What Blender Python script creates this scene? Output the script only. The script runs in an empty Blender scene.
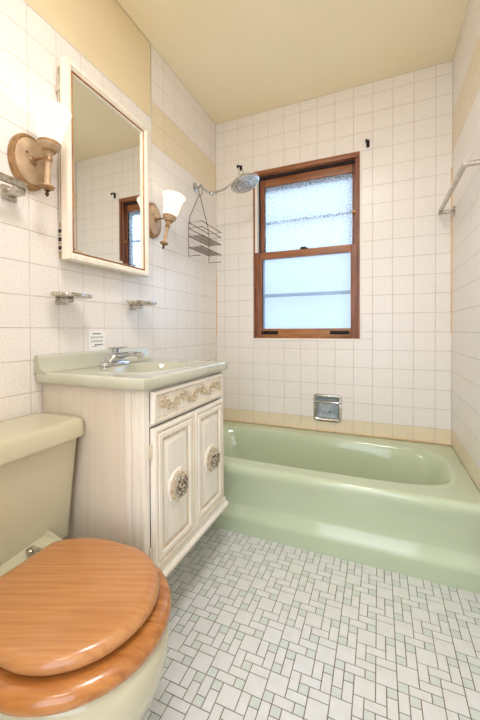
import bpy, bmesh, math, random
from math import sin, cos, pi, radians
from mathutils import Vector, Matrix

random.seed(7)
SC = bpy.context.scene
COL = SC.collection
W, H, D = 1.524, 2.592, 2.42          # room width, height, depth (window wall at y=0)
T = 0.11447                           # wall tile module

# ------------------------------------------------------------ materials
def new_mat(name):
    m = bpy.data.materials.new(name); m.use_nodes = True
    nt = m.node_tree; nt.nodes.clear()
    out = nt.nodes.new('ShaderNodeOutputMaterial')
    return m, nt, out

def lin(c):
    return tuple(((v/255)/12.92 if v/255 <= .04045 else ((v/255+.055)/1.055)**2.4) for v in c) + (1,)

def mat(name, rgb, rough=.5, metal=0., rgb2=None, scale=(6, 6, 6), detail=4, lo=.35, hi=.65,
        bump=0., bscale=None, coat=0., rot=(0, 0, 0), spec=.5, dist=0.):
    m, nt, out = new_mat(name)
    N, L = nt.nodes, nt.links
    p = N.new('ShaderNodeBsdfPrincipled')
    p.inputs['Roughness'].default_value = rough
    p.inputs['Metallic'].default_value = metal
    p.inputs['Specular IOR Level'].default_value = spec
    p.inputs['Coat Weight'].default_value = coat
    p.inputs['Coat Roughness'].default_value = .08
    p.inputs['Base Color'].default_value = lin(rgb)
    L.new(p.outputs[0], out.inputs[0])
    tc = N.new('ShaderNodeTexCoord')
    def noise(sc):
        r = N.new('ShaderNodeMapping'); r.inputs['Rotation'].default_value = rot
        L.new(tc.outputs['Object'], r.inputs['Vector'])
        s = N.new('ShaderNodeVectorMath'); s.operation = 'MULTIPLY'
        s.inputs[1].default_value = sc
        L.new(r.outputs[0], s.inputs[0])
        n = N.new('ShaderNodeTexNoise'); n.inputs['Scale'].default_value = 1
        n.inputs['Detail'].default_value = detail; n.inputs['Distortion'].default_value = dist
        L.new(s.outputs[0], n.inputs['Vector']); return n
    if rgb2:
        n = noise(scale)
        cr = N.new('ShaderNodeValToRGB')
        cr.color_ramp.elements[0].position = lo; cr.color_ramp.elements[0].color = lin(rgb)
        cr.color_ramp.elements[1].position = hi; cr.color_ramp.elements[1].color = lin(rgb2)
        L.new(n.outputs[0], cr.inputs[0]); L.new(cr.outputs[0], p.inputs['Base Color'])
    if bump:
        n = noise(bscale or scale)
        b = N.new('ShaderNodeBump'); b.inputs['Strength'].default_value = bump
        b.inputs['Distance'].default_value = .002
        L.new(n.outputs[0], b.inputs['Height']); L.new(b.outputs[0], p.inputs['Normal'])
    return m

M = {}
M['tile'] = mat('wall_tile', (240, 234, 229), .3, 0, (231, 224, 217), (110, 110, 110), 3, .4, .7, .10, (130, 130, 130))
M['cream'] = mat('cream_tile', (233, 219, 192), .3, 0, (228, 212, 183), (40, 40, 40), 2)
M['grout'] = mat('grout', (208, 198, 188), .9, 0, (186, 172, 158), (7, 7, 7))
M['paint'] = mat('tan_paint', (232, 216, 180), .6, 0, (228, 210, 173), (3, 3, 3), 4, .3, .7, .15, (30, 30, 30))
M['ceil'] = mat('ceiling_paint', (250, 238, 208), .7, 0, (246, 233, 200), (2.2, 2.2, 2.2), 5, .3, .7, .4, (14, 14, 14))
M['caulk'] = mat('old_caulk', (232, 208, 172), .7, 0, (218, 184, 140), (3, 3, 14))
M['ft_white'] = mat('floor_tile_white', (223, 224, 224), .2, 0, (215, 215, 213), (25, 25, 25), 3, .3, .7, .05, (220, 220, 220), spec=.8)
M['ft_green'] = mat('floor_tile_green', (202, 210, 206), .2, 0, (209, 215, 210), (40, 40, 40), 3, spec=.8)
M['ft_grout'] = mat('floor_grout', (138, 128, 112), .95, 0, (108, 98, 84), (14, 14, 14))
M['tub'] = mat('green_enamel', (193, 204, 174), .12, 0, None, coat=.3)
M['sink'] = mat('sage_marble', (193, 192, 172), .14, 0, (200, 199, 181), (7, 7, 7), 4, .4, .6, coat=.4)
M['toilet'] = mat('toilet_china', (200, 194, 166), .14, 0, None, coat=.3)
M['wood'] = mat('seat_oak', (192, 136, 84), .3, 0, (168, 106, 58), (4, 110, 60), 8, .35, .8, .05, coat=.4, rot=(0, 0, radians(-22)), dist=.3)
M['wood2'] = mat('ring_oak', (190, 128, 68), .25, 0, (158, 94, 42), (5, 60, 40), 6, .32, .7, .05, coat=.4, rot=(0, 0, radians(-22)), dist=.6)
M['cab'] = mat('cabinet_white', (236, 229, 218), .45, 0, (224, 212, 196), (90, 90, 5), 5, .45, .85, .08)
M['cabside'] = mat('cabinet_side', (226, 215, 200), .5, 0, (219, 206, 190), (60, 50, 3), 5, .45, .85, .05)
M['glaze'] = mat('cabinet_glaze', (224, 210, 190), .55, 0, (206, 186, 160), (30, 30, 8))
M['carve'] = mat('carved_gilt', (214, 200, 172), .5, 0, (184, 162, 128), (90, 90, 90), 3)
M['gap'] = mat('door_gap_shade', (58, 44, 32), .8)  # dark colour standing in for shade between the door fronts
M['brass'] = mat('antique_knob', (196, 184, 164), .4, .2, (84, 68, 52), (110, 110, 110), 3, .42, .58)
M['hinge'] = mat('hinge_cream', (206, 194, 176), .5, 0)
M['chrome'] = mat('chrome', (206, 207, 210), .14, 1.)
M['chrome_old'] = mat('aged_chrome', (214, 210, 202), .25, .9, (176, 168, 156), (60, 60, 60), 3)
M['dkchrome'] = mat('niche_steel', (196, 202, 206), .4, .1, (160, 170, 178), (50, 50, 50), 3)
M['wire'] = mat('rusty_wire', (136, 112, 98), .45, .6, (92, 70, 56), (60, 60, 60))
M['winwood'] = mat('window_wood', (146, 92, 66), .38, 0, (116, 68, 46), (40, 40, 5), 5, .35, .7, .05)
M['winwood_h'] = mat('window_wood_rail', (166, 108, 72), .38, 0, (130, 78, 48), (5, 40, 40), 5, .35, .7, .05)
M['sill'] = mat('window_sill_rail', (176, 120, 70), .42, 0, (140, 84, 42), (6, 40, 40), 5, .35, .7)
M['alu'] = mat('storm_aluminium', (128, 138, 152), .4, .3)
M['shadegap'] = mat('sash_gap_shade', (46, 34, 34), .8)  # near-black colour standing in for shade in the sash gaps
M['black'] = mat('black_iron', (34, 28, 26), .5, .3)
M['paper'] = mat('note_paper', (244, 242, 238), .7)
M['ink'] = mat('note_ink', (70, 70, 76), .8)
M['gold'] = mat('gold_bead', (176, 124, 72), .35, .5, (140, 92, 50), (40, 40, 40))
M['frame'] = mat('mirror_frame', (246, 239, 226), .35, 0, (238, 227, 208), (40, 40, 3), 4)
M['cabbody'] = mat('steel_body', (196, 178, 150), .4, .2)
M['plate'] = mat('sconce_antique', (196, 168, 136), .45, .1, (164, 134, 104), (26, 26, 26), 5, .35, .7)
M['plate_rim'] = mat('sconce_rim', (172, 134, 92), .35, .2, (138, 102, 66), (30, 30, 30))
M['finial'] = mat('sconce_finial', (92, 62, 40), .4, .4)
M['ivory'] = mat('ivory_plastic', (226, 216, 198), .4)
M['outside'] = mat('outside_siding', (150, 160, 172), .8)
M['hallwall'] = mat('hall_paint', (228, 216, 196), .7)
M['hallfloor'] = mat('hall_oak', (176, 132, 90), .4, 0, (150, 106, 66), (2, 30, 30), 5)

m, nt, out = new_mat('mirror_glass')
g = nt.nodes.new('ShaderNodeBsdfGlossy'); g.inputs['Roughness'].default_value = .0
g.inputs['Color'].default_value = (.86, .87, .84, 1); nt.links.new(g.outputs[0], out.inputs[0]); M['mirror'] = m

def glass_mat(name, transp, bscale, bstr, tint):
    m, nt, out = new_mat(name)
    N, L = nt.nodes, nt.links
    tr = N.new('ShaderNodeBsdfTransparent'); tr.inputs[0].default_value = tint
    tl = N.new('ShaderNodeBsdfTranslucent'); tl.inputs[0].default_value = tint
    gl = N.new('ShaderNodeBsdfGlossy'); gl.inputs['Roughness'].default_value = .25
    tc = N.new('ShaderNodeTexCoord')
    n = N.new('ShaderNodeTexNoise'); n.inputs['Scale'].default_value = bscale; n.inputs['Detail'].default_value = 1
    L.new(tc.outputs['Object'], n.inputs['Vector'])
    b = N.new('ShaderNodeBump'); b.inputs['Strength'].default_value = bstr; b.inputs['Distance'].default_value = .004
    L.new(n.outputs[0], b.inputs['Height'])
    L.new(b.outputs[0], tl.inputs['Normal']); L.new(b.outputs[0], gl.inputs['Normal'])
    a = N.new('ShaderNodeMixShader'); a.inputs[0].default_value = transp
    if bstr > .5:
        mr_ = N.new('ShaderNodeMapRange'); mr_.inputs[1].default_value = .38; mr_.inputs[2].default_value = .62
        mr_.inputs[3].default_value = .15; mr_.inputs[4].default_value = .95
        L.new(n.outputs[0], mr_.inputs[0]); L.new(mr_.outputs[0], a.inputs[0])
    L.new(tl.outputs[0], a.inputs[1]); L.new(tr.outputs[0], a.inputs[2])
    c = N.new('ShaderNodeMixShader'); c.inputs[0].default_value = .06
    L.new(a.outputs[0], c.inputs[1]); L.new(gl.outputs[0], c.inputs[2])
    L.new(c.outputs[0], out.inputs[0])
    return m
M['pebble'] = glass_mat('pebbled_glass', .5, 95, 1.0, (.60, .65, .70, 1))
M['frost'] = glass_mat('frosted_glass', .75, 30, .2, (.60, .66, .73, 1))

m, nt, out = new_mat('lit_frosted_shade')
e = nt.nodes.new('ShaderNodeEmission'); e.inputs['Color'].default_value = (1, .90, .74, 1)
e.inputs['Strength'].default_value = 1.35
nt.links.new(e.outputs[0], out.inputs[0]); M['shade'] = m

# ------------------------------------------------------------ mesh builder
class MB:
    def __init__(s): s.bm = bmesh.new(); s.isl = []; s.up = None
    def v(s, *p): return s.bm.verts.new(p)
    def f(s, vs, mi=0):
        try:
            fc = s.bm.faces.new(vs); fc.material_index = mi; return fc
        except ValueError: return None
    def box(s, x0, x1, y0, y1, z0, z1, mi=0, bev=0):
        tmp = bmesh.new()
        bmesh.ops.create_cube(tmp, size=1)
        for q in tmp.verts:
            q.co = Vector(((x0+x1)/2+q.co.x*(x1-x0), (y0+y1)/2+q.co.y*(y1-y0), (z0+z1)/2+q.co.z*(z1-z0)))
        if bev:
            bmesh.ops.bevel(tmp, geom=tmp.edges[:], offset=bev, segments=2, affect='EDGES', profile=.6)
        s.merge(tmp, mi)
        return s
    def merge(s, tmp, mi=None, mtx=None):
        mp = {}
        for q in tmp.verts:
            mp[q] = s.bm.verts.new(mtx @ q.co if mtx else q.co)
        for fc in tmp.faces:
            s.f([mp[q] for q in fc.verts], fc.material_index if mi is None else mi)
        tmp.free()
    def loft(s, rings, mi=0, close=True, cap0=False, cap1=False, mis=None):
        R = [[s.v(*p) for p in r] for r in rings]
        n = len(R[0])
        for k in range(len(R)-1):
            for i in range(n if close else n-1):
                j = (i+1) % n
                s.f([R[k][i], R[k][j], R[k+1][j], R[k+1][i]], mis[k] if mis else mi)
        if cap0: s.f(list(reversed(R[0])), mis[0] if mis else mi)
        if cap1: s.f(R[-1], mis[-1] if mis else mi)
        return s
    def tube(s, pts, r, n=8, mi=0, closed=False, sq=False):
        pts = [Vector(p) for p in pts]
        rr = r if isinstance(r, (list, tuple)) else [r]*len(pts)
        rings = []
        t0 = (pts[1]-pts[0]).normalized()
        up = Vector((0, 0, 1)) if abs(t0.z) < .9 else Vector((1, 0, 0))
        a = t0.cross(up).normalized()
        for i, p in enumerate(pts):
            if closed: t = (pts[(i+1) % len(pts)]-pts[i-1]).normalized()
            elif i == 0: t = t0
            elif i == len(pts)-1: t = (pts[i]-pts[i-1]).normalized()
            else: t = ((pts[i+1]-p).normalized()+(p-pts[i-1]).normalized()).normalized()
            a = (a-t*a.dot(t)).normalized(); b = t.cross(a)
            off = pi/4 if sq else 0
            rings.append([tuple(p+(a*cos(2*pi*k/n+off)+b*sin(2*pi*k/n+off))*rr[i]) for k in range(n)])
        if closed: rings.append(rings[0])
        s.loft(rings, mi, cap0=not closed, cap1=not closed)
        return s
    def lathe(s, prof, c=(0, 0, 0), ax='z', n=32, mi=0, sx=1, sy=1, mis=None, mod=None):
        rings = []
        for (r, h) in prof:
            ring = []
            for k in range(n):
                th = 2*pi*k/n
                q = r*(mod(th, r) if mod else 1)
                a, b = q*cos(th)*sx, q*sin(th)*sy
                ring.append({'z': (c[0]+a, c[1]+b, c[2]+h), 'x': (c[0]+h, c[1]+a, c[2]+b), 'y': (c[0]-a, c[1]+h, c[2]+b)}[ax])
            rings.append(ring)
        s.loft(rings, mi, cap0=prof[0][0] > 1e-5, cap1=prof[-1][0] > 1e-5, mis=mis)
        return s
    def ball(s, c, r, mi=0, sc=(1, 1, 1), u=16, v=10):
        tmp = bmesh.new(); bmesh.ops.create_uvsphere(tmp, u_segments=u, v_segments=v, radius=r)
        for q in tmp.verts: q.co = Vector((c[0]+q.co.x*sc[0], c[1]+q.co.y*sc[1], c[2]+q.co.z*sc[2]))
        s.merge(tmp, mi); return s
    def panel(s, y0, y1, z0, z1, x, prof, mis, mi_cap, back=None):
        """rectangular moulded panel facing +x; prof = [(inset, dx), ...] outer to inner"""
        rings = []
        if back is not None: rings.append([(back, y0, z0), (back, y1, z0), (back, y1, z1), (back, y0, z1)])
        for (i, dx) in prof:
            rings.append([(x+dx, y0+i, z0+i), (x+dx, y1-i, z0+i), (x+dx, y1-i, z1-i), (x+dx, y0+i, z1-i)])
        if back is not None: mis = [mis[0]]+list(mis)
        R = [[s.v(*p) for p in r] for r in rings]
        for k in range(len(R)-1):
            for i in range(4):
                j = (i+1) % 4
                s.f([R[k][i], R[k][j], R[k+1][j], R[k+1][i]], mis[k])
        s.f(R[-1], mi_cap)
        if back is not None: s.f(list(reversed(R[0])), mis[0])
        return s

def obj(name, mb, mats, parent=None, base=None, sharp=35, world=True):
    """link ONE mesh object; vertices given in world coordinates are moved to the parent's frame"""
    bm = mb.bm
    if not mb.isl: bmesh.ops.remove_doubles(bm, verts=bm.verts[:], dist=1e-6)
    bmesh.ops.recalc_face_normals(bm, faces=bm.faces[:])
    bm.faces.ensure_lookup_table(); bm.normal_update()
    for (k0, k1, n_) in mb.isl:                       # every tile faces the room
        if bm.faces[k1-1].normal.dot(n_) < 0:
            for k in range(k0, k1): bm.faces[k].normal_flip()
    if mb.up is not None:
        f_ = min(bm.faces, key=lambda q: (q.calc_center_median()-Vector(mb.up)).length)
        if f_.normal.z < 0:
            for q in bm.faces: q.normal_flip()
    if not isinstance(mats, (list, tuple)): mats = [mats]
    me = bpy.data.meshes.new(name)
    o = bpy.data.objects.new(name, me); COL.objects.link(o)
    if parent is not None:
        o.parent = parent
        off = Vector(ORG.get(parent.name, (0, 0, 0)))
        ORG[o.name] = tuple(off)
    else:
        if base is None:
            xs = [v.co for v in bm.verts]
            base = ((min(c.x for c in xs)+max(c.x for c in xs))/2, (min(c.y for c in xs)+max(c.y for c in xs))/2, min(c.z for c in xs))
        off = Vector(base); o.location = off; ORG[o.name] = tuple(off)
    for v in bm.verts: v.co -= off
    for f in bm.faces: f.smooth = True
    bm.to_mesh(me); bm.free()
    for m_ in mats: me.materials.append(m_)
    me.set_sharp_from_angle(angle=radians(sharp))
    return o
ORG = {}

def thing(name, label, cat, loc, group=None):
    o = bpy.data.objects.new(name, None); COL.objects.link(o)
    o.location = loc; o.empty_display_size = .05; ORG[o.name] = tuple(loc)
    tag(o, label, cat, group); return o
def tag(o, label, cat, group=None):
    o['label'] = label; o['category'] = cat
    if group: o['group'] = group
    return o
def struct(o): o['kind'] = 'structure'; return o

def subtract(rects, hole):
    out = []
    a0, a1, b0, b1 = hole
    for (u0, u1, v0, v1) in rects:
        if u1 <= a0+1e-6 or u0 >= a1-1e-6 or v1 <= b0+1e-6 or v0 >= b1-1e-6:
            out.append((u0, u1, v0, v1)); continue
        if v0 < b0: out.append((u0, u1, v0, b0))
        if v1 > b1: out.append((u0, u1, b1, v1))
        m0, m1 = max(v0, b0), min(v1, b1)
        if u0 < a0: out.append((u0, a0, m0, m1))
        if u1 > a1: out.append((a1, u1, m0, m1))
    return [r for r in out if r[1]-r[0] > 1e-4 and r[3]-r[2] > 1e-4]

def tiles(mb, P, u0, u1, v0, v1, ul, vl, holes=(), pick=lambda u, v: 0, g=.0011, dep=.0014):
    """P(u, v, n) -> world point, n outwards of the wall.  ul, vl: joint positions"""
    us = [u0]+sorted(u for u in ul if u0+.004 < u < u1-.004)+[u1]
    vs = [v0]+sorted(v for v in vl if v0+.004 < v < v1-.004)+[v1]
    for a, b in zip(us, us[1:]):
        for c, d in zip(vs, vs[1:]):
            rs = [(a, b, c, d)]
            for h in holes: rs = subtract(rs, h)
            for (p, q, r, s_) in rs:
                if q-p < .006 or s_-r < .006: continue
                mi = pick((a+b)/2, (c+d)/2)
                rings = [[P(p+i, r+i, n), P(q-i, r+i, n), P(q-i, s_-i, n), P(p+i, s_-i, n)]
                         for i, n in ((g, -dep), (g+.0002, -.0003), (g+.0012, 0))]
                k0 = len(mb.bm.faces)
                mb.loft([[tuple(x) for x in rg] for rg in rings], mi, cap1=True)
                mb.isl.append((k0, len(mb.bm.faces), Vector(P(0, 0, 1))-Vector(P(0, 0, 0))))

# ------------------------------------------------------------ room shell
RIM = .372
ALC = -.768                                          # front of the tub alcove
WIN = (.300, 1.021, .988, 2.178)
NICHE = (.742, .896, .449, .606)
Z0 = .46066
zl_back = [Z0+k*T for k in range(-4, 20)]
tile_mats = [M['tile'], M['cream'], M['grout'], M['paint'], M['hallwall']]

# back wall (window wall)
mb = MB()
rs = [(-.12, W+.12, -.05, H+.06)]
for h in (WIN, NICHE): rs = subtract(rs, h)
for (a, b, c, d) in rs: mb.box(a, b, -.0014+.0014, .14, c, d, 2)
for q in mb.bm.verts:
    if abs(q.co.y) < 1e-5: q.co.y = .0014
xl = [W-.08307-k*T for k in range(0, 14)]
tiles(mb, lambda u, v, n: (u, -n, v), 0, W, RIM-.03, H, xl, zl_back, (WIN, NICHE), lambda u, v: 1 if v < Z0 else 0)
struct(obj('wall_back', mb, tile_mats, base=(W/2, 0, 0), sharp=8))

def side_wall(name, X, s):
    P = lambda u, v, n: (X+s*n, u, v)
    mb = MB()
    x_in = X-s*.0014
    lo, hi = min(x_in, X-s*.12), max(x_in, X-s*.12)
    mb.box(lo, hi, ALC, 0.001, -.05, H+.06, 2)
    mb.box(lo, hi, -D-.1, ALC, -.05, 2.192, 2)
    xp = X-s*.003
    mb.box(min(xp, X-s*.12), max(xp, X-s*.12), -D-.1, ALC, 2.192, H+.06, 3)
    yl = [-1.45704+k*T for k in range(-10, 14)]
    zA = [.82967+k*T for k in range(-8, 12)]
    zB = zl_back if s < 0 else [z for z in zA if z < 2.0]+[z for z in zl_back if z > 2.05]
    tiles(mb, P, ALC, 0, RIM-.03, H, yl, zB, (), lambda u, v: 1 if (v < Z0 or 2.063 < v < 2.292) else 0)
    tiles(mb, P, -D, ALC, 0, 2.192, yl, zA, (), lambda u, v: 0)
    # edge of the tile field against the recessed paint
    for (u0, u1, v0, v1) in ((-D, ALC, 2.188, 2.192), (ALC-.004+.004, ALC+.0035, 2.192, H)):
        q = MB()
        mb.box(min(xp, X), max(xp, X), u0, u1, v0, v1, 0)
    return struct(obj(name, mb, tile_mats, base=(X, -D/2, 0), sharp=8))
side_wall('wall_left', 0, 1)
side_wall('wall_right', W, -1)

# wall behind the camera with an open doorway, and the hallway beyond; unseen, added to let light in
DOOR = (.62, 1.44, 0, 2.05)
mb = MB()
for (a, b, c, d) in subtract([(-.12, W+.12, -.05, H+.06)], DOOR): mb.box(a, b, -D-.11, -D, c, d, 3)
struct(obj('wall_front', mb, tile_mats, base=(W/2, -D, 0)))
mb = MB()
for (a, b) in ((DOOR[0]-.07, DOOR[0]), (DOOR[1], DOOR[1]+.07)): mb.box(a, b, -D, -D+.015, 0, DOOR[3]+.07, 0, .003)
mb.box(DOOR[0], DOOR[1], -D, -D+.015, DOOR[3], DOOR[3]+.07, 0, .003)
struct(obj('trim_1', mb, [M['cab']]))
HX0, HX1, HY0, HY1 = -1.0, 2.6, -D-1.5, -D-.11
mb = MB()
mb.box(HX0-.1, HX0, HY0, HY1, 0, H, 0); mb.box(HX1, HX1+.1, HY0, HY1, 0, H, 0)
mb.box(HX0-.1, HX1+.1, HY0-.1, HY0, 0, H, 0)
mb.box(HX0-.1, -.12, HY1, HY1+.1, 0, H, 0); mb.box(W+.12, HX1+.1, HY1, HY1+.1, 0, H, 0)
struct(obj('wall_hallway', mb, [M['hallwall']]))
mb = MB(); mb.box(HX0-.1, HX1+.1, HY0-.1, HY1+.11, -.05, -.002, 0)
o = struct(obj('floor', mb, [M['hallfloor']])); o.name = 'floor_hallway'
mb = MB(); mb.box(HX0-.1, HX1+.1, HY0-.1, HY1, H, H+.06, 0)
struct(obj('ceiling_hallway', mb, [M['hallwall']]))

mb = MB(); mb.box(0, W, -D, 0, H, H+.06, 0)
struct(obj('ceiling', mb, [M['ceil']]))

# mosaic floor: 6 x 6 repeat of squares, dominoes and small green squares
mb = MB()
mb.box(0, W, -D, 0, -.05, -.0012, 2)
mx, my = .0298, .0288
pat = []
pat += [(0, 0, 2, 2, 0), (2, 3, 2, 2, 0), (4, 1, 2, 2, 0)]
pat += [(0, 2, 1, 1, 1), (0, 5, 1, 1, 1), (1, 3, 1, 1, 1), (3, 2, 1, 1, 1), (3, 0, 1, 1, 1), (5, 3, 1, 1, 1)]
pat += [(0, 3, 1, 2, 0), (1, 4, 1, 2, 0), (2, 5, 1, 2, 0), (4, 3, 1, 2, 0), (5, 4, 1, 2, 0)]
pat += [(1, 2, 2, 1, 0), (2, 1, 2, 1, 0), (3, 5, 2, 1, 0), (4, 0, 2, 1, 0)]
ox, oy = 27.17*.0305, -36.49*.0305
for bx_ in range(-6, 8):
    for by_ in range(-8, 10):
        for (c, r, w_, h_, k) in pat:
            x0 = ox+(bx_*6+c)*mx; x1 = x0+w_*mx
            y1 = oy-(by_*6+r)*my; y0 = y1-h_*my
            x0, x1, y0, y1 = max(x0, .001), min(x1, W-.001), max(y0, -D), min(y1, -.60)
            if x1-x0 < .006 or y1-y0 < .006: continue
            g = .0012+random.uniform(0, .0002)
            rings = [[(x0+i, y0+i, n), (x1-i, y0+i, n), (x1-i, y1-i, n), (x0+i, y1-i, n)] for i, n in ((g, -.0012), (g+.0003, -.0003), (g+.0012, 0))]
            k0 = len(mb.bm.faces)
            mb.loft(rings, k, cap1=True)
            mb.isl.append((k0, len(mb.bm.faces), Vector((0, 0, 1))))
o = struct(obj('floor', mb, [M['ft_white'], M['ft_green'], M['ft_grout']], base=(W/2, -D/2, 0), sharp=8))
o.name = 'floor'

# stained caulk in the two far corners
for k, (x, z0, z1) in enumerate(((.0, 1.0, 1.46), (W, 1.02, 1.98))):
    s = 1 if x == 0 else -1
    mb = MB()
    pr = [(0, 0), (.007, 0), (.004, -.003), (.002, -.007), (0, -.007)]
    mb.loft([[(x+s*a, b, z) for a, b in pr] for z in (z0, z0+.1, z1-.1, z1)], 0, cap0=True, cap1=True)
    struct(obj('trim_%d' % (k+2), mb, [M['caulk']]))

# ------------------------------------------------------------ window
win = bpy.data.objects.new('window_1', None); COL.objects.link(win); struct(win)
wx0, wx1, wz0, wz1 = WIN
win.location = ((wx0+wx1)/2, 0, wz0); ORG['window_1'] = tuple(win.location)
def frame_boxes(mb, x0, x1, z0, z1, y0, y1, l, r, b, t, mv=0, mh=1, mbm=1, bev=.003):
    mb.box(x0, x0+l, y0, y1, z0, z1, mv, bev); mb.box(x1-r, x1, y0, y1, z0, z1, mv, bev)
    mb.box(x0+l, x1-r, y0, y1, z0, z0+b, mbm, bev); mb.box(x0+l, x1-r, y0, y1, z1-t, z1, mh, bev)
mb = MB()
# jamb box lining the opening, tile edge projecting slightly
mb.box(wx0, wx0+.012, .0, .135, wz0, wz1, 0); mb.box(wx1-.016, wx1, -.004, .135, wz0, wz1, 0, .002)
mb.box(wx0, wx1, -.006, .135, wz1-.03, wz1, 1, .002); mb.box(wx0, wx1, .0, .135, wz0, wz0+.008, 2)
mb.box(wx0+.012, wx0+.03, .0, .05, 1.60, wz1-.03, 4)          # pale spring track beside the upper sash
mb.box(wx0+.03, wx0+.036, .035, .06, 1.58, wz1-.03, 3)
mb.box(wx1-.03, wx1-.016, .012, .05, 1.58, wz1-.03, 0)
mb.box(wx0+.03, wx1-.016, .03, .075, wz1-.045, wz1-.03, 3)  # dark strip painted as the shaded gap above the upper sash
struct(obj('window_frame', mb, [M['winwood'], M['winwood_h'], M['sill'], M['shadegap'], M['tile']], win))
mb = MB(); mb.box(wx0-.008, wx1+.010, -.006, .0, wz0-.014, wz0, 0, .002); mb.box(wx1, wx1+.010, -.005, .0, wz0, wz1, 0, .002)
struct(obj('sill_strip', mb, [M['tile']], win))
up = MB(); frame_boxes(up, wx0+.034, wx1-.018, 1.575, wz1-.045, .048, .078, .036, .03, .03, .055)
up = struct(obj('upper_sash', up, [M['winwood'], M['winwood_h']], win))
mb = MB(); mb.box(wx0+.066, wx1-.044, .061, .066, 1.60, 2.085, 0); struct(obj('pane', mb, [M['pebble']], up))
lo = MB(); frame_boxes(lo, wx0+.008, wx1-.016, wz0+.008, 1.598, .006, .044, .056, .040, .060, .048, 0, 1, 2)
lo = struct(obj('lower_sash', lo, [M['winwood'], M['winwood_h'], M['sill']], win))
mb = MB(); mb.box(wx0+.06, wx1-.052, .023, .028, 1.05, 1.556, 0); struct(obj('pane', mb, [M['frost']], lo))
mb = MB(); mb.box(.636, .69, .0, .04, 1.598, 1.604, 0, .002); mb.lathe([(0, 0), (.011, 0), (.012, .006), (.008, .011), (0, .012)], (.663, .02, 1.604), 'z', 16, 0)
mb.box(.64, .664, .002, .010, 1.606, 1.612, 0, .001)
struct(obj('sash_lock', mb, [M['black']], lo))
for x in (.418, .897):
    mb = MB()
    mb.tube([(x-.052, .004, 1.028), (x-.038, -.016, 1.032), (x-.012, -.022, 1.034), (x+.012, -.022, 1.034), (x+.038, -.016, 1.032), (x+.052, .004, 1.028)], .0058, 8)
    mb.box(x-.062, x+.062, .002, .007, 1.016, 1.040, 0, .001)
    struct(obj('sash_lift', mb, [M['black']], lo))
mb = MB(); mb.lathe([(0, 0), (.012, 0), (.013, -.006), (.007, -.012), (.007, -.02), (.011, -.024), (.009, -.03), (0, -.031)], (.985, .048, 1.812), 'y', 14, 0)
struct(obj('sash_stop', mb, [M['gold']], up))
mb = MB()
frame_boxes(mb, wx0+.015, wx1-.018, wz0+.01, wz1-.03, .105, .12, .032, .024, .03, .085, 0, 0, 0)
mb.box(wx0+.04, wx1-.03, .102, .118, 1.826, 1.842, 0, .002)
mb.box(wx0+.04, wx1-.03, .098, .118, 1.288, 1.312, 0, .002)
struct(obj('storm_frame', mb, [M['alu']], win))

# ------------------------------------------------------------ bathtub
tub = thing('bathtub', 'pale green alcove bathtub with a sloping apron under the window', 'bathtub', (W/2, -.36, 0))
G = .003
def sup(cx, cy, ax, ay, n, N=96):
    pts = []
    for k in range(N):
        t = 2*pi*k/N; c, s_ = cos(t), sin(t)
        pts.append((cx+ax*math.copysign(abs(c)**(2/n), c), cy+ay*math.copysign(abs(s_)**(2/n), s_)))
    return pts
def rect_pts(x0, x1, y0, y1, ref, cx, cy):
    out_ = []
    for (px, py) in ref:
        dx, dy = px-cx, py-cy
        ts = []
        if abs(dx) > 1e-9: ts.append(((x1 if dx > 0 else x0)-cx)/dx)
        if abs(dy) > 1e-9: ts.append(((y1 if dy > 0 else y0)-cy)/dy)
        t = min(q for q in ts if q > 0); out_.append((cx+dx*t, cy+dy*t))
    return out_
x0, x1, yb, yf = G, W-G, -G, -.712
cx, cy = .765, -.378
op = [(cx, cy, .688, .272, 4.2, RIM), (cx, cy, .680, .264, 4.2, RIM-.004), (cx, cy, .670, .256, 4.0, RIM-.018), (cx, cy, .655, .247, 3.8, RIM-.05),
      (cx, cy, .63, .237, 3.6, .26), (cx, cy, .605, .225, 3.4, .16), (cx, cy, .575, .208, 3.2, .11), (cx, cy, .52, .17, 2.8, .092), (cx, cy, .3, .09, 2.4, .088)]
ref = sup(cx, cy, .688, .272, 4.2)
mb = MB()
rings = [[(p[0], p[1], RIM-.003) for p in rect_pts(x0, x1, yf, yb, ref, cx, cy)],
         [(cx+(p[0]-cx)*1.02, cy+(p[1]-cy)*1.035, RIM+.001) for p in ref]]
rings += [[(p[0], p[1], z) for p in sup(a, b, c, d, n)] for (a, b, c, d, n, z) in op]
mb.loft(rings, 0, cap1=True); mb.up = (cx, cy, .088)
obj('basin', mb, M['tub'], tub)
mb = MB()
prof = [(-.690, RIM-.003), (-.712, RIM-.003), (-.722, RIM-.007), (-.729, RIM-.016), (-.731, RIM-.03), (-.727, RIM-.05), (-.712, RIM-.085), (-.700, .25), (-.690, .19), (-.683, .155),
        (-.684, .143), (-.700, .108), (-.708, .092), (-.707, .08), (-.690, .012), (-.688, .0), (-.655, 0), (-.655, .3)]
mb.loft([[(x, p[0], p[1]) for p in prof] for x in (x0, .4, .8, 1.2, x1)], 0, cap0=True, cap1=True)
obj('apron', mb, M['tub'], tub, sharp=60)
mb = MB(); mb.lathe([(0, 0), (.03, 0), (.032, .003), (.026, .005), (0, .004)], (.30, cy, .088), 'z', 20)
obj('drain', mb, M['chrome'], tub)
mb = MB(); mb.box(.0, W, -.012, -.0, RIM, RIM+.006, 0, .002)
struct(obj('trim_4', mb, [M['caulk']]))

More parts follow.
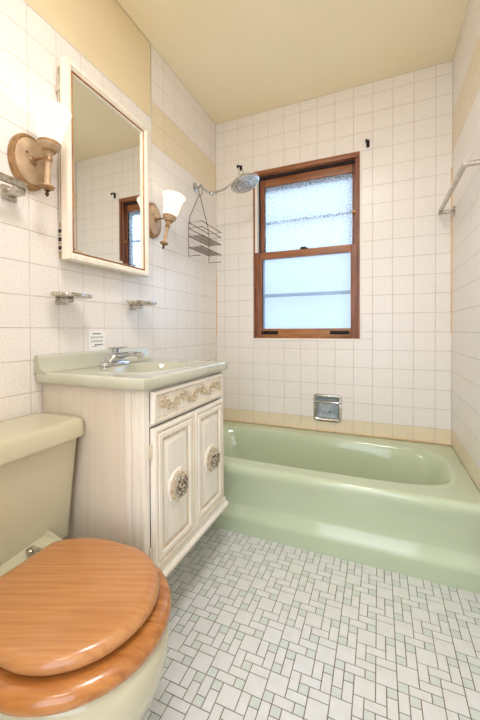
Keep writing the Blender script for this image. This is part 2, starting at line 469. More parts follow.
# ------------------------------------------------------------ soap niche
nx0, nx1, nz0, nz1 = NICHE
sd = thing('soap_dish', 'recessed chrome soap dish with grab bar set in the tiles above the tub', 'soap dish', ((nx0+nx1)/2, 0, .437))
mb = MB()
cxn, czn = (nx0+nx1)/2, (nz0+nz1)/2
def rr(hw, hh, r, y, N=40):
    return [(cxn+(p[0]), y, czn+p[1]) for p in sup(0, 0, hw, hh, 9, N)]
rings = [rr(.090, .091, 0, .0), rr(.091, .092, 0, -.004), rr(.088, .089, 0, -.009), rr(.078, .078, 0, -.010), rr(.072, .072, 0, -.006), rr(.070, .070, 0, .004),
         rr(.064, .062, 0, .035), rr(.05, .05, 0, .046)]
mb.loft(rings, 0, cap1=True, mis=[0, 0, 0, 0, 0, 1, 1, 1])
obj('recessed_plate', mb, [M['chrome_old'], M['dkchrome']], sd)
mb = MB(); mb.tube([(cxn-.086, -.010, czn+.040), (cxn-.074, -.022, czn+.041), (cxn+.074, -.022, czn+.041), (cxn+.086, -.010, czn+.040)], .0065, 10)
obj('grab_bar', mb, M['chrome'], sd)
mb = MB(); mb.lathe([(0, 0), (.005, 0), (.005, -.003), (0, -.004)], (cxn+.008, .044, czn-.035), 'y', 12); obj('screw', mb, M['black'], sd)
mb = MB()
mb.loft([[(cxn+a*.066, .032-.036*math.sqrt(max(0, 1-a*a)), czn-.064+h) for a in [i/8 for i in range(-8, 9)]] for h in (0, .004, .018, .020)], 0, close=False)
obj('dish_lip', mb, M['dkchrome'], sd)

# ------------------------------------------------------------ vanity
CX = .46; VY0, VY1, VZ0, VZ1 = -1.415, -.85, .22, .861
van = thing('vanity_cabinet', 'antiqued white two-door vanity cabinet with rosette knobs beside the toilet', 'vanity', (.23, -1.13, .22))
mb = MB()
for (a, b) in ((VY0, VY0+.018), (VY1-.018, VY1)): mb.box(.003, CX-.02, a, b, VZ0+.03, VZ1, 0)
mb.box(.003, .012, VY0+.018, VY1-.018, VZ0+.03, VZ1, 0); mb.box(.012, CX-.02, VY0+.018, VY1-.018, VZ0+.03, VZ0+.046, 0)
# side edge stiles with grooves
for yy in (VY0, VY1-.0):
    s = -1 if yy == VY0 else 1
    for (a, b) in ((CX-.075, CX-.052), (CX-.048, CX-.02)):
        mb.box(a, b, min(yy, yy+s*.003), max(yy, yy+s*.003), VZ0+.03, VZ1, 1, .001)
# face frame
mb.box(CX-.022, CX, VY0-.003, VY0+.024, VZ0+.03, VZ1, 1, .002)
mb.box(CX-.022, CX, VY1-.03, VY1+.003, VZ0+.03, VZ1, 1, .002)
mb.box(CX-.022, CX-.004, VY0+.024, VY1-.03, VZ1-.012, VZ1, 1, .001)
mb.box(CX-.022, CX-.004, VY0+.024, VY1-.03, .735, .75, 1, .001)
mb.box(CX-.022, CX-.002, VY0+.024, VY1-.03, VZ0+.03, .272, 1, .001)
mb.box(CX-.0225, CX-.015, VY0+.02, VY1-.02, .25, .86, 2)  # dark backing sheet, shade behind the doors put into colour
obj('cabinet_body', mb, [M['cabside'], M['cab'], M['gap']], van)
mb = MB()
pr = [(.0, .22), (CX+.018, .22), (CX+.022, .226), (CX+.022, .236), (CX+.010, .244), (CX+.006, .256), (CX, .262), (.0, .262)]
R0 = [(x, VY0-.014+max(0, 0), z) for x, z in pr]
mb.loft([[(max(x, .003), VY0-.003, z) for x, z in pr], [(max(x, .003), VY1+.012, z) for x, z in pr]], 0, cap0=True, cap1=True)
obj('base_moulding', mb, M['cab'], van)
mb = MB(); mb.box(.003, .27, VY0+.03, VY1-.03, 0.001, VZ0+.002, 0); obj('plinth', mb, [M['cabside']], van)
ym = (VY0+.03+VY1-.036)/2
def door(y0, y1):
    mb = MB()
    prof = [(0, .012), (.003, .018), (.012, .019), (.016, .016), (.021, .016), (.024, .019), (.038, .019), (.042, .014), (.046, .012), (.054, .012), (.066, .020), (.070, .020)]
    mis = [0, 0, 1, 1, 0, 0, 0, 1, 1, 0, 0]
    mb.panel(y0, y1, .276, .733, CX, prof, mis, 0, back=CX-.001)
    d = obj('door', mb, [M['cab'], M['glaze']], van)
    yc, zc = (y0+y1)/2-.004, .505
    mb = MB()
    mb.lathe([(.058, 0), (.060, .003), (.054, .007), (.047, .006), (.040, .010), (.030, .009), (.022, .014), (0, .015)], (CX+.020, yc, zc), 'x', 64,
             mod=lambda th, r: 1+(.035*cos(10*th) if r > .035 else .12*cos(5*th)), mis=[0, 0, 0, 1, 0, 1, 0, 0])
    for k in range(10):
        th = 2*pi*k/10
        mb.ball((CX+.028, yc+.044*cos(th), zc+.044*sin(th)), .008, 1, (.6, 1, 1), 10, 6)
    ro = obj('rosette', mb, [M['cab'], M['carve']], d)
    mb = MB()
    mb.lathe([(.012, 0), (.012, .003), (.026, .006), (.033, .010), (.030, .015), (.022, .018), (.012, .019), (.009, .022), (0, .023)], (CX+.031, yc, zc), 'x', 48,
             mod=lambda th, r: 1+(.22*cos(6*th) if r > .015 else 0))
    for k in range(6):
        th = 2*pi*(k+.5)/6
        mb.ball((CX+.045, yc+.024*cos(th), zc+.024*sin(th)), .0095, 0, (.7, 1, 1), 8, 6)
    obj('knob', mb, [M['brass']], d)
    return d
dL = door(VY0+.028, ym-.002); dR = door(ym+.002, VY1-.034)
for z in (.33, .66):
    mb = MB(); mb.box(CX, CX+.006, VY0+.016, VY0+.027, z-.022, z+.022, 0, .001)
    mb.tube([(CX+.006, VY0+.026, z-.024), (CX+.006, VY0+.026, z+.024)], .003, 8); obj('hinge', mb, M['hinge'], dL)
# false drawer front with carved scroll work
mb = MB()
prof = [(0, .010), (.003, .015), (.012, .016), (.018, .011), (.024, .010)]
mb.panel(VY0+.028, VY1-.034, .748, .852, CX, prof, [0, 0, 1, 0], 0, back=CX-.001)
df = obj('drawer_front', mb, [M['cab'], M['glaze']], van)
mb = MB()
yc0, zc0 = (VY0+.028+VY1-.034)/2, .802
def spiral(y, z, r, turns, a0, sgn, th=.0034):
    pts, rad = [], []
    for i in range(22):
        t = i/21; a = a0+sgn*turns*2*pi*t; q = r*(1-.8*t)
        pts.append((CX+.0135, y+q*cos(a), z+q*sin(a))); rad.append(th*(1-.4*t))
    mb.tube(pts, rad, 6)
for k in range(7):
    y = yc0-.195+k*.065
    sg = 1 if k % 2 == 0 else -1
    spiral(y, zc0+sg*.004, .021, 1.2, pi/2*sg, sg)
    spiral(y+.03, zc0-sg*.008, .014, 1.1, -pi/2*sg, -sg, .0028)
    for j in range(3):
        a = sg*(.6+j*.9)
        mb.ball((CX+.0135, y+.026*cos(a), zc0+.024*sin(a)), .0075, 0, (.55, 1.2, .6), 8, 6)
pts = [(CX+.012, yc0-.215+i*.0107, zc0+.009*sin(i*.6)) for i in range(41)]
mb.tube(pts, .003, 6)
obj('scroll_carving', mb, [M['carve']], df)

# ------------------------------------------------------------ sink top
SY0, SY1, SX1, SZ0, SZ1 = -1.446, -.835, .482, .863, .902
stp = thing('sink_top', 'sage green one-piece sink top with oval basin and backsplash on the vanity', 'sink', (.24, -1.145, SZ0))
mb = MB()
bcx, bcy = .275, -1.145
ref = sup(bcx, bcy, .135, .195, 2.2)
def rp(i, z):
    return [(p[0], p[1], z) for p in rect_pts(.003+0*i, SX1-i, SY0+i, SY1-i, ref, bcx, bcy)]
rings = [rp(.012, SZ0), rp(.003, SZ0+.002), rp(0, SZ0+.008), rp(0, SZ1-.008), rp(.003, SZ1-.002), rp(.009, SZ1)]
rings += [rp(.018, SZ1-.001)]
rings += [[(bcx+(p[0]-bcx)*1.08, bcy+(p[1]-bcy)*1.06, SZ1-.001) for p in ref]]
for (sc, z) in ((1.03, SZ1+.0005), (1, SZ1-.002), (.96, SZ1-.012), (.9, SZ1-.035), (.8, SZ1-.07), (.62, SZ1-.10), (.4, SZ1-.12), (.12, SZ1-.127)):
    rings.append([(bcx+(p[0]-bcx)*sc, bcy+(p[1]-bcy)*sc, z) for p in ref])
mb.loft(rings, 0, cap1=True)
mb.loft([[(bcx+(p[0]-bcx)*sc, bcy+(p[1]-bcy)*sc, z) for p in ref] for sc, z in ((1.02, SZ0), (.96, .83), (.66, .775), (.2, .765))], 0, cap1=True)
obj('countertop', mb, M['sink'], stp, sharp=50)
mb = MB()
pr = [(.003, SZ1-.004), (.003, .958), (.006, .961), (.018, .961), (.023, .956), (.0245, .946), (.0265, .928), (.033, .914), (.045, .905), (.06, SZ1-.0005), (.052, SZ1-.004)]
mb.loft([[(x, y, z) for x, z in pr] for y in (SY0, SY0+.004, SY1-.004, SY1)], 0, cap0=True, cap1=True)
obj('backsplash', mb, M['sink'], stp, sharp=50)
mb = MB(); mb.lathe([(0, 0), (.02, 0), (.022, .003), (.016, .004), (0, .002)], (bcx, bcy, SZ1-.126), 'z', 20); obj('drain', mb, M['chrome'], stp)

# faucet
fa = thing('faucet', 'chrome single-lever faucet at the back of the green sink', 'faucet', (.09, bcy, SZ1))
fz = SZ1
mb = MB()
mb.loft([[(p[0], p[1], z) for p in sup(.09, bcy, a, b, 3.2, 40)] for a, b, z in ((.027, .080, fz), (.027, .080, fz+.006), (.024, .076, fz+.013), (.018, .05, fz+.018))], 0, cap0=True, cap1=True)
obj('base_plate', mb, M['chrome'], fa)
mb = MB()
mb.loft([[(p[0], p[1], z) for p in sup(.09+dx, bcy, a, b, 3.0, 32)] for a, b, z, dx in ((.024, .052, fz+.016, 0), (.026, .046, fz+.026, .002), (.024, .034, fz+.042, .004), (.016, .022, fz+.052, .004))], 0, cap0=True, cap1=True)
obj('body', mb, M['chrome'], fa)
mb = MB()
mb.loft([[(x, bcy+w*cos(a), z+h*sin(a)) for a in [2*pi*i/14 for i in range(14)]] for x, z, w, h in
         ((.10, fz+.034, .020, .015), (.14, fz+.043, .017, .012), (.18, fz+.048, .015, .010), (.225, fz+.046, .014, .010), (.236, fz+.040, .012, .009))], 0, cap0=True, cap1=True)
mb.lathe([(.009, 0), (.0095, .014), (0, .015)], (.222, bcy, fz+.026), 'z', 16)
obj('spout', mb, M['chrome'], fa)
mb = MB()
mb.lathe([(.014, 0), (.016, .006), (.013, .014), (0, .016)], (.092, bcy, fz+.054), 'z', 20)
mb.loft([[(.092+x, bcy+w*cos(a), z+h*sin(a)) for a in [2*pi*i/12 for i in range(12)]] for x, z, w, h in
         ((-.024, fz+.070, .020, .005), (.0, fz+.071, .026, .006), (.03, fz+.073, .022, .005), (.056, fz+.076, .014, .003))], 0, cap0=True, cap1=True)
obj('lever', mb, M['chrome'], fa)

# note taped on the tiles
nt_ = tag(obj('paper_note', MB().box(-.001, .0016, -1.203, -1.113, .956, 1.046, 0), [M['paper']]), 'small white printed notice stuck on the tiles behind the faucet', 'notice')
mb = MB()
for k, (a, b, z, h) in enumerate(((-1.182, -1.136, 1.032, .005), (-1.194, -1.122, 1.020, .002), (-1.194, -1.126, 1.015, .002), (-1.190, -1.124, 1.003, .002), (-1.194, -1.130, .998, .002), (-1.172, -1.126, .984, .005), (-1.186, -1.150, .979, .002))):
    y = a
    while y < b:
        w_ = min(random.uniform(.004, .011), b-y); mb.box(.0016, .0019, y, y+w_, z, z+h, 0); y += w_+.0022
obj('printed_text', mb, [M['ink']], nt_)

# ------------------------------------------------------------ toilet
TY = -1.688
to = thing('toilet', 'olive cream toilet with an oak seat and lid in the left foreground', 'toilet', (.35, TY, 0))
mb = MB()
secs = [(.345, .215, .13, 2.6, 0), (.345, .215, .13, 2.6, .015), (.35, .205, .12, 2.5, .05), (.37, .21, .128, 2.4, .11), (.40, .236, .157, 2.3, .17),
        (.43, .247, .174, 2.2, .23), (.45, .247, .182, 2.15, .29), (.46, .243, .186, 2.1, .34), (.462, .238, .184, 2.1, .362), (.462, .226, .172, 2.1, .372),
        (.462, .175, .125, 2.1, .370), (.462, .165, .115, 2.1, .35), (.455, .13, .09, 2.0, .24), (.44, .06, .05, 2, .2)]
mb.loft([[(p[0], p[1], z) for p in sup(a, TY, b, c, n, 64)] for a, b, c, n, z in secs], 0, cap0=True, cap1=True)
# deck behind the bowl
mb.loft([[(p[0], p[1], z-.05*max(0, p[0]-.2)/.15) for p in sup(.19, TY, a, b, 5, 64)] for a, b, z in ((.15, .12, .27), (.165, .15, .35), (.168, .158, .41), (.164, .155, .424), (.15, .142, .428))], 0, cap0=True, cap1=True)
obj('bowl', mb, M['toilet'], to, sharp=50)
def tank_ring(x0, x1, hw, z, N=72):
    return [(p[0], p[1], z) for p in sup((x0+x1)/2, TY, (x1-x0)/2, hw, 10, N)]
mb = MB()
mb.loft([tank_ring(.018, .165, .230, .356), tank_ring(.016, .178, .243, .364), tank_ring(.012, .213, .255, .70), tank_ring(.012, .213, .255, .712)], 0, cap0=True, cap1=True)
obj('tank', mb, M['toilet'], to, sharp=50)
mb = MB()
mb.loft([tank_ring(.008, .226, .260, .698), tank_ring(.005, .233, .267, .701), tank_ring(.004, .234, .269, .712), tank_ring(.004, .230, .268, .743), tank_ring(.006, .225, .264, .753), tank_ring(.014, .213, .255, .758), tank_ring(.03, .195, .24, .757)], 0, cap0=True, cap1=True)
obj('tank_lid', mb, M['toilet'], to, sharp=50)
def egg(s, z, cx_=.49, af=.184, ab=.245, b=.176, cut=.27, N=96, in_=0):
    out_ = []
    for k in range(N):
        t = 2*pi*k/N; c, s_ = cos(t), sin(t)
        if c >= 0: x, y = (af-in_)*c, (b-in_)*s_
        else:
            n = 2.5; x, y = -(ab-in_)*abs(c)**(2/n), (b-in_)*math.copysign(abs(s_)**(2/n), s_)
        x = cx_+x*s; x = max(x, cut+in_)
        out_.append((x, TY+y*s, z))
    return out_
mb = MB()
A, B_ = .213, .202
rg = [egg(1, z, in_=i, af=A, b=B_) for z, i in ((.368, .020), (.371, .008), (.379, .001), (.389, 0), (.399, .003), (.405, .010), (.409, .022), (.410, .045))]
inner = lambda q, z: [(p[0], p[1], z) for p in sup(.46, TY, .135-q, .105-q, 2.2, 96)]
rg += [inner(-.008, .408), inner(0, .400), inner(0, .38), inner(-.006, .374)]
rg.append(rg[0])
mb.loft(rg, 0)
st = obj('seat', mb, M['wood2'], to, sharp=60)
mb = MB()
mb.loft([egg(1, z, in_=i) for z, i in ((.416, .014), (.419, .005), (.426, 0), (.434, 0), (.441, .003), (.446, .009), (.449, .017), (.4505, .03), (.451, .12))], 0, cap0=True, cap1=True)
ld = obj('lid', mb, M['wood'], to, sharp=60)
for s in (-1, 1):
    mb = MB()
    mb.lathe([(.012, 0), (.013, .006), (.009, .010), (0, .011)], (.222, TY+s*.07, .421), 'z', 16)
    mb.tube([(.228, TY+s*.07, .433), (.276, TY+s*.07, .432)], .006, 10); mb.tube([(.222, TY+s*.07, .424), (.228, TY+s*.07, .434)], .006, 10)
    obj('hinge', mb, M['chrome_old'], to)
for s in (-1, 1):
    mb = MB(); mb.ball((.25, TY+s*.06, .415), .006, 0, (1, 1, .6)); mb.box(.244, .256, TY+s*.06-.006, TY+s*.06+.006, .402, .414, 0, .002)
# ------------------------------------------------------------ mirror cabinet
mc = thing('medicine_cabinet', 'tall mirrored medicine cabinet in a cream frame hanging above the sink', 'mirror cabinet', (0, -1.112, 1.32))
my0, my1, mz0, mz1 = -1.352, -.873, 1.318, 2.068
mb = MB()
mb.box(.001, .028, my0+.012, my1-.012, mz0+.012, mz1-.012, 0, .001)
obj('cabinet_body', mb, [M['cabbody']], mc)
mb = MB()
R = []
prof = [(0, .030), (0, .058), (.003, .064), (.008, .066), (.018, .064), (.024, .057), (.028, .055), (.029, .054), (.033, .056), (.036, .053), (.038, .048), (.038, .044)]
mis = [0, 0, 0, 0, 0, 0, 1, 1, 1, 0, 0]
rings = [[(dx, my0+i, mz0+i), (dx, my1-i, mz0+i), (dx, my1-i, mz1-i), (dx, my0+i, mz1-i)] for i, dx in prof]
rings.append(rings[-1]); 
mb.loft(rings[:-1]+[[(.030, my0+.038, mz0+.038), (.030, my1-.038, mz0+.038), (.030, my1-.038, mz1-.038), (.030, my0+.038, mz1-.038)]]+[rings[0]], 0, mis=mis+[0, 0])
fr = obj('frame', mb, [M['frame'], M['gold']], mc)
mb = MB(); i = .036
mb.panel(my0+i, my1-i, mz0+i, mz1-i, .044, [(0, 0), (.012, .0012)], [0, 0], 0, back=.032)
mr = obj('mirror', mb, [M['mirror']], fr)
for f in mr.data.polygons: f.use_smooth = False
mb = MB()
for k, z in enumerate((1.352, 1.384, 1.416)):
    mb.box(.004, .026, my0+.006, my0+.012, z, z+.024, 0, .001)
    mb.box(.008, .022, my0+.004, my0+.0065, z+.005, z+.019, 1)
obj('side_outlet', mb, [M['ivory'], M['black']], mc)
mb = MB(); mb.tube([(.014, my0+.008, 1.46), (.014, my0+.008, 2.02)], .004, 8); mb.box(.006, .03, my0-.0, my0+.012, 1.955, 1.975, 0)
obj('hinge_rod', mb, [M['hinge']], mc)

# ------------------------------------------------------------ sconces
def make_sconce():
    t = thing('wall_sconce', '', 'wall lamp', (0, 0, 0), 'sconces flanking the mirror cabinet')
    mb = MB()
    mb.lathe([(1, .001), (1, .010), (.97, .016), (.90, .020), (.86, .019), (.82, .0225), (.78, .024), (.4, .029), (0, .031)], (0, 0, 0), 'x', 56, sx=.070, sy=.095, mis=[1, 1, 1, 1, 1, 0, 0, 0])
    mb.lathe([(.004, 0), (.004, .003), (0, .004)], (.027, -.022, .022), 'x', 10, mi=2)
    obj('back_plate', mb, [M['plate'], M['plate_rim'], M['finial']], t)
    mb = MB()
    mb.lathe([(.016, 0), (.015, .004), (.009, .008), (0, .009)], (.028, 0, 0), 'x', 16)
    mb.tube([(.028, 0, 0), (.05, 0, .003), (.08, 0, .002), (.105, 0, 0)], .0046, 10)
    obj('arm', mb, [M['plate_rim']], t)
    # stem in its own frame so that it can sag on the arm
    mb = MB()
    mb.lathe([(.006, -.106), (.020, -.100), (.023, -.094), (.020, -.090), (.012, -.086), (.0100, -.08), (.0095, -.01), (.0125, -.008), (.0125, .004), (.010, .008), (.011, .014),
              (.018, .02), (.022, .028), (.032, .036), (.036, .046), (.036, .054), (.033, .056), (0, .056)], (0, 0, 0), 'z', 28, mis=[1, 1, 0, 0, 0, 0, 0, 1, 1, 0, 0, 1, 0, 0, 1, 0, 0])
    st = obj('stem', mb, [M['plate'], M['plate_rim']], t); st.location = (.105, 0, 0)
    mb = MB(); mb.lathe([(0, -.128), (.004, -.124), (.007, -.118), (.004, -.112), (.008, -.108), (.006, -.104), (0, -.104)], (0, 0, 0), 'z', 14)
    obj('finial', mb, [M['finial']], st)
    mb = MB()
    outer = [(.030, .056), (.033, .062), (.040, .078), (.044, .100), (.047, .122), (.052, .142), (.057, .155), (.063, .166)]
    mb.lathe(outer+[(r-.003, h) for r, h in reversed(outer)], (0, 0, 0), 'z', 40)
    sh = obj('glass_shade', mb, [M['shade']], st)
    l = bpy.data.lights.new('bulb', 'POINT'); l.energy = .42; l.color = (1, .88, .70); l.shadow_soft_size = .02
    lo_ = bpy.data.objects.new('bulb', l); COL.objects.link(lo_); lo_.parent = st; lo_.location = (0, 0, .135)
    return t
def dup(o, parent=None):
    c = o.copy(); COL.objects.link(c); c.parent = parent
    for ch in list(o.children): dup(ch, c)
    return c
s1 = make_sconce()
s2 = dup(s1)
s1.location = (0, -1.460, 1.636); s1['label'] = 'lit wall sconce left of the mirror cabinet, just above the towel bar'
s2.location = (0, -.775, 1.640); s2['label'] = 'lit wall sconce right of the mirror cabinet, its stem leaning toward the shower'
for ch in s2.children:
    if ch.name.startswith('stem'): ch.rotation_euler = (radians(-9), radians(8), 0); ch.location.z = -.042
for ch in s1.children:
    if ch.name.startswith('stem'): ch.rotation_euler = (radians(-2), radians(2), 0); ch.location.z = -.008

# ------------------------------------------------------------ towel bars (square section)
def towel_bar(X, s, y_far, y_near, z, label, square=False):
    t = thing('towel_bar', label, 'towel bar', (X, (y_far+y_near)/2, z), None)
    bx = X+s*.070
    mb = MB(); mb.box(bx-.008, bx+.008, y_near-.004, y_far+.010, z-.010, z+.010, 0, .0015); obj('bar', mb, M['chrome_old'], t)
    for y in (y_far-.004, y_near+.004):
        mb = MB()
        if square:
            mb.box(-.002, .012, y-.024, y+.024, z-.04, z+.006, 0, .003); mb.box(.012, .064, y-.014, y+.014, z-.03, z-.006, 0, .003)
            mb.box(.046, .066, y-.016, y+.016, z-.028, z+.004, 0, .002)
            obj('bracket', mb, M['chrome_old'], t); continue
        mb.lathe([(.030, -.002), (.030, .005), (.026, .009), (.019, .011), (.017, .016), (.011, .020), (.010, .06), (.013, .064), (.013, .076), (0, .078)], (0, 0, 0), 'x', 28)
        for v in mb.bm.verts: v.co = Vector((X+s*v.co.x, y+v.co.y, z-.006+v.co.z))
        obj('bracket', mb, M['chrome_old'], t)
    return t
towel_bar(W, -1, -.06, -.67, 1.715, 'square chrome towel bar on the right wall beside the window')
towel_bar(0, 1, -1.525, -2.1, 1.520, 'square chrome towel bar on the left wall below the nearer sconce', True)

# ------------------------------------------------------------ chrome holders under the mirror
def holder(y, label, cat, name, kind):
    z = 1.178
    t = thing(name, label, cat, (0, y, z), None)
    mb = MB()
    mb.box(-.002, .006, y-.024, y+.024, z-.03, z+.004, 0, .002)
    mb.box(.006, .055, y-.015, y+.015, z-.022, z-.004, 0, .004)
    obj('bracket', mb, M['chrome_old'], t)
    mb = MB()
    hx, hy = .048, (.078 if kind == 'brush' else .09)
    if kind == 'brush':
        ring = lambda a, b, zz, wob=0: [(.062+a*cos(q)*(1+wob*cos(12*q)), y+b*sin(q)*(1+wob*cos(12*q)), zz) for q in [2*pi*i/72 for i in range(72)]]
        mb.loft([ring(.03, .056, z-.004), ring(hx, hy, z-.003, .03), ring(hx+.002, hy+.002, z+.003, .03), ring(hx, hy, z+.010, .05), ring(hx-.005, hy-.005, z+.011, .05), ring(hx-.01, hy-.01, z+.004)], 0, cap0=True, cap1=True)
        obj('plate', mb, M['chrome_old'], t)
        mb = MB()
        for k in range(4):
            yy = y-.042+k*.028
            pts = [(.066+.010*cos(a), yy+.010*sin(a), z+.006) for a in [2*pi*i/14 for i in range(14)]]
            mb.tube(pts, .0022, 6, closed=True)
        obj('slot_ring', mb, M['chrome'], t)
    else:
        ring = lambda a, b, zz, wob=0: [(.062+a*cos(q)*(1+wob*cos(14*q)), y+b*sin(q)*(1+wob*cos(14*q)), zz) for q in [2*pi*i/84 for i in range(84)]]
        mb.loft([ring(.03, .05, z-.006), ring(hx-.006, hy-.008, z-.005), ring(hx, hy, z+.005, .04), ring(hx-.001, hy-.001, z+.012, .04), ring(hx-.007, hy-.008, z+.002), ring(.028, .048, z-.002)], 0, cap0=True, cap1=True)
        obj('tray', mb, M['chrome_old'], t)
        mb = MB()
        for k in range(5):
            yy = y-.036+k*.018
            mb.tube([(.034, yy, z), (.062, yy, z+.003), (.09, yy, z)], .002, 6)
        obj('ridge', mb, M['chrome'], t)
    return t
holder(-1.335, 'chrome toothbrush holder with scalloped rim, the left of two under the mirror', 'toothbrush holder', 'toothbrush_holder', 'brush')
holder(-.93, 'chrome scalloped soap tray on the wall, the right of two under the mirror', 'soap dish', 'soap_tray', 'soap')

# ------------------------------------------------------------ shower arm and head
AY = -.31
shw = thing('shower_fixture', 'round chrome rain shower head on a bent arm left of the window', 'shower head', (0, AY, 2.0))
mb = MB()
mb.lathe([(.032, .001), (.031, .006), (.022, .012), (.011, .015), (0, .016)], (0, AY, 2.0), 'x', 28)
obj('flange', mb, M['chrome'], shw)
mb = MB()
mb.tube([(.004, AY, 2.0), (.05, AY, 1.995), (.085, AY, 1.965), (.115, AY, 1.944)], .0085, 12)
mb.ball((.125, AY, 1.938), .014)
mb.tube([(.125, AY, 1.938), (.22, AY, 1.955), (.315, AY-.0, 2.005)], .0075, 10)
obj('arm', mb, M['chrome'], shw)
nrm = Vector((.343, -.008, -.938)).normalized()
hc = Vector((.36, AY, 1.965))
mtx = Matrix.Translation(hc) @ Matrix.Scale(1.12, 4) @ nrm.to_track_quat('Z', 'Y').to_matrix().to_4x4()
tmp = MB()
tmp.lathe([(.010, -.060), (.014, -.052), (.014, -.040), (.022, -.034), (.045, -.026), (.072, -.014), (.082, -.004), (.083, .004), (.078, .009)], (0, 0, 0), 'z', 48)
mb = MB(); mb.merge(tmp.bm, 0, mtx)
obj('housing', mb, M['chrome'], shw)
tmp = MB()
tmp.lathe([(.078, .008), (.074, .010), (.066, .010), (.064, .0125), (.061, .0125), (.059, .010), (.050, .010), (.048, .0125), (.045, .0125), (.043, .010), (.030, .011), (.027, .014), (.020, .014), (.018, .011), (0, .0115)], (0, 0, 0), 'z', 48, mis=[0, 0, 0, 1, 0, 0, 0, 1, 0, 0, 1, 1, 1, 0])
mb = MB(); mb.merge(tmp.bm, None, mtx)
fp = obj('spray_face', mb, [M['chrome_old'], M['dkchrome']], shw)
tmp = MB(); tmp.ball((0, 0, -.066), .014)
mb = MB(); mb.merge(tmp.bm, 0, mtx); obj('swivel_ball', mb, M['chrome'], shw)

# shower caddy hanging from the arm
cd = thing('shower_caddy', 'two-tier wire shower caddy hanging from the shower arm', 'shower caddy', (.05, -.338, 1.5))
bx_, yL, yR, fx = .047, -.471, -.205, .140
mb = MB()
apex = (bx_, AY-.02, 1.965)
hook = [(bx_, -.335, 1.93), (bx_, -.345, 1.975), (bx_, -.322, 1.995+.012), (bx_, AY+.01, 2.012), (bx_, -.29, 1.99), (bx_, -.30, 1.955), (bx_, -.325, 1.93)]
mb.tube(hook, .0026, 8)
mb.tube([(bx_, -.335, 1.935), (bx_, -.40, 1.84), (bx_, -.452, 1.76), (bx_, yL, 1.70), (bx_, yL, 1.506), (fx-.01, yL, 1.506)], .0026, 8)
mb.tube([(bx_, -.330, 1.935), (bx_, -.27, 1.84), (bx_, -.222, 1.76), (bx_, yR, 1.70), (bx_, yR, 1.512), (fx, yR, 1.512)], .0026, 8)
obj('hanger_wire', mb, M['wire'], cd)
def basket(z, deck):
    mb = MB()
    mb.tube([(bx_, yL, z), (fx, yL, z), (fx, yR, z), (bx_, yR, z)], .0026, 8, closed=True)
    if deck:
        for k in range(1, 14):
            y = yL+(yR-yL)*k/14
            mb.tube([(bx_, y, z), (fx, y, z)], .0018, 6)
        mb.tube([(.09, yL, z), (.09, yR, z)], .0016, 6)
    return mb
obj('rail', basket(1.712, False), M['wire'], cd); obj('rail', basket(1.678, False), M['wire'], cd)
obj('shelf', basket(1.628, True), M['wire'], cd); obj('shelf', basket(1.560, True), M['wire'], cd)

# ------------------------------------------------------------ curtain hooks above the window
for (x, z, lab) in ((.205, 2.222, 'small black iron hook on the tiles above the shower head'), (1.069, 2.214, 'small black iron hook on the tiles right of the window top')):
    mb = MB()
    mb.box(x-.010, x+.010, -.005, 0, z-.022, z+.024, 0, .0015)
    mb.tube([(x, -.004, z+.010), (x-.006, -.03, z+.010), (x-.008, -.05, z), (x-.006, -.046, z-.014)], .0065, 8)
    tag(obj('wall_hook', mb, M['black']), lab, 'hook', 'hooks on the window wall')

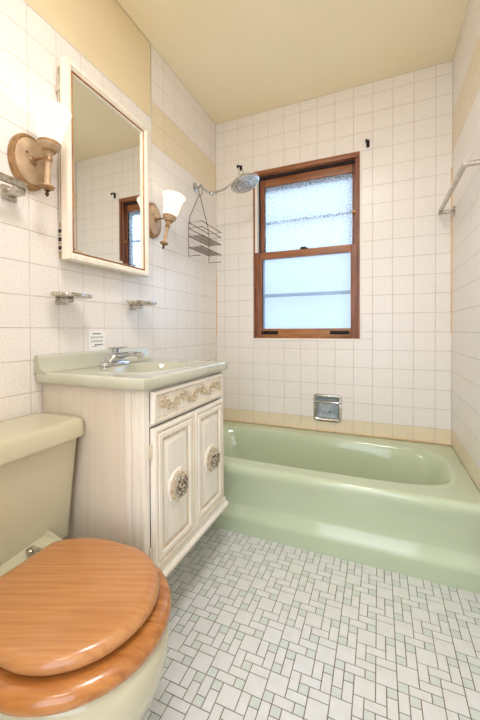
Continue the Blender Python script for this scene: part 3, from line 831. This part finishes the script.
# ------------------------------------------------------------ light
world = bpy.data.worlds.new('sky'); SC.world = world; world.use_nodes = True
bg = world.node_tree.nodes['Background']; bg.inputs[0].default_value = (.84, .91, 1, 1); bg.inputs[1].default_value = 2.4
def area(name, loc, rot, sx, sy, e, col, portal=False):
    l = bpy.data.lights.new(name, 'AREA'); l.shape = 'RECTANGLE'; l.size = sx; l.size_y = sy; l.energy = e; l.color = col
    if portal: l.cycles.is_portal = True
    o = bpy.data.objects.new(name, l); COL.objects.link(o); o.location = loc; o.rotation_euler = rot; return o
area('window_portal', ((wx0+wx1)/2, .145, (wz0+wz1)/2), (radians(-90), 0, 0), wx1-wx0, wz1-wz0, 1, (1, 1, 1), True)
sl = bpy.data.lights.new('hazy_sun', 'SUN'); sl.energy = 6.0; sl.angle = radians(50); sl.color = (.62, .80, 1)
so = bpy.data.objects.new('hazy_sun', sl); COL.objects.link(so); so.location = (2.5, 2.5, 4)
so.rotation_euler = Vector((-.62, -.95, -.55)).to_track_quat('-Z', 'Y').to_euler()
area('hall_fill_cool', (1.0, HY0+.03, 1.25), (radians(90), 0, 0), 2.4, 2.2, 70, (.66, .82, 1))  # added cool fill from the unseen hallway, no actual window there
area('hall_fill_top', (.9, -D-.7, H-.05), (0, 0, 0), .5, .5, 10, (1, .97, .93))  # added overhead fill in the hallway, no fixture behind it
area('bathroom_fill_top', (.95, -1.9, H-.01), (0, 0, 0), .4, .4, 19, (.97, .97, 1))  # unseen overhead fill added to brighten the room

# ------------------------------------------------------------ camera
cam = bpy.data.cameras.new('camera'); co = bpy.data.objects.new('camera', cam); COL.objects.link(co)
yaw, pit, rol, F = .39655, -.01207, -.00385, 332.295
f_ = Vector((-sin(yaw)*cos(pit), cos(yaw)*cos(pit), sin(pit))); r_ = Vector((cos(yaw), sin(yaw), 0)); u_ = r_.cross(f_)
r2 = r_*cos(rol)+u_*sin(rol); u2 = -r_*sin(rol)+u_*cos(rol)
mw = Matrix((r2, u2, -f_)).transposed().to_4x4(); mw.translation = Vector((1.13527, -2.25311, 1.04974))
co.matrix_world = mw
cam.sensor_fit = 'HORIZONTAL'; cam.sensor_width = 36; cam.lens = F/480*36
cam.shift_y = -26.363/480; cam.clip_start = .02
SC.camera = co
SC.view_settings.view_transform = 'Standard'; SC.view_settings.look = 'None'
SC.view_settings.gamma = 1; SC.view_settings.exposure = -0.02
SC.view_settings.use_curve_mapping = False
SC.cycles.use_denoising = True
SC.cycles.max_bounces = 10; SC.cycles.diffuse_bounces = 6; SC.cycles.transparent_max_bounces = 8
SC.cycles.sample_clamp_indirect = 6
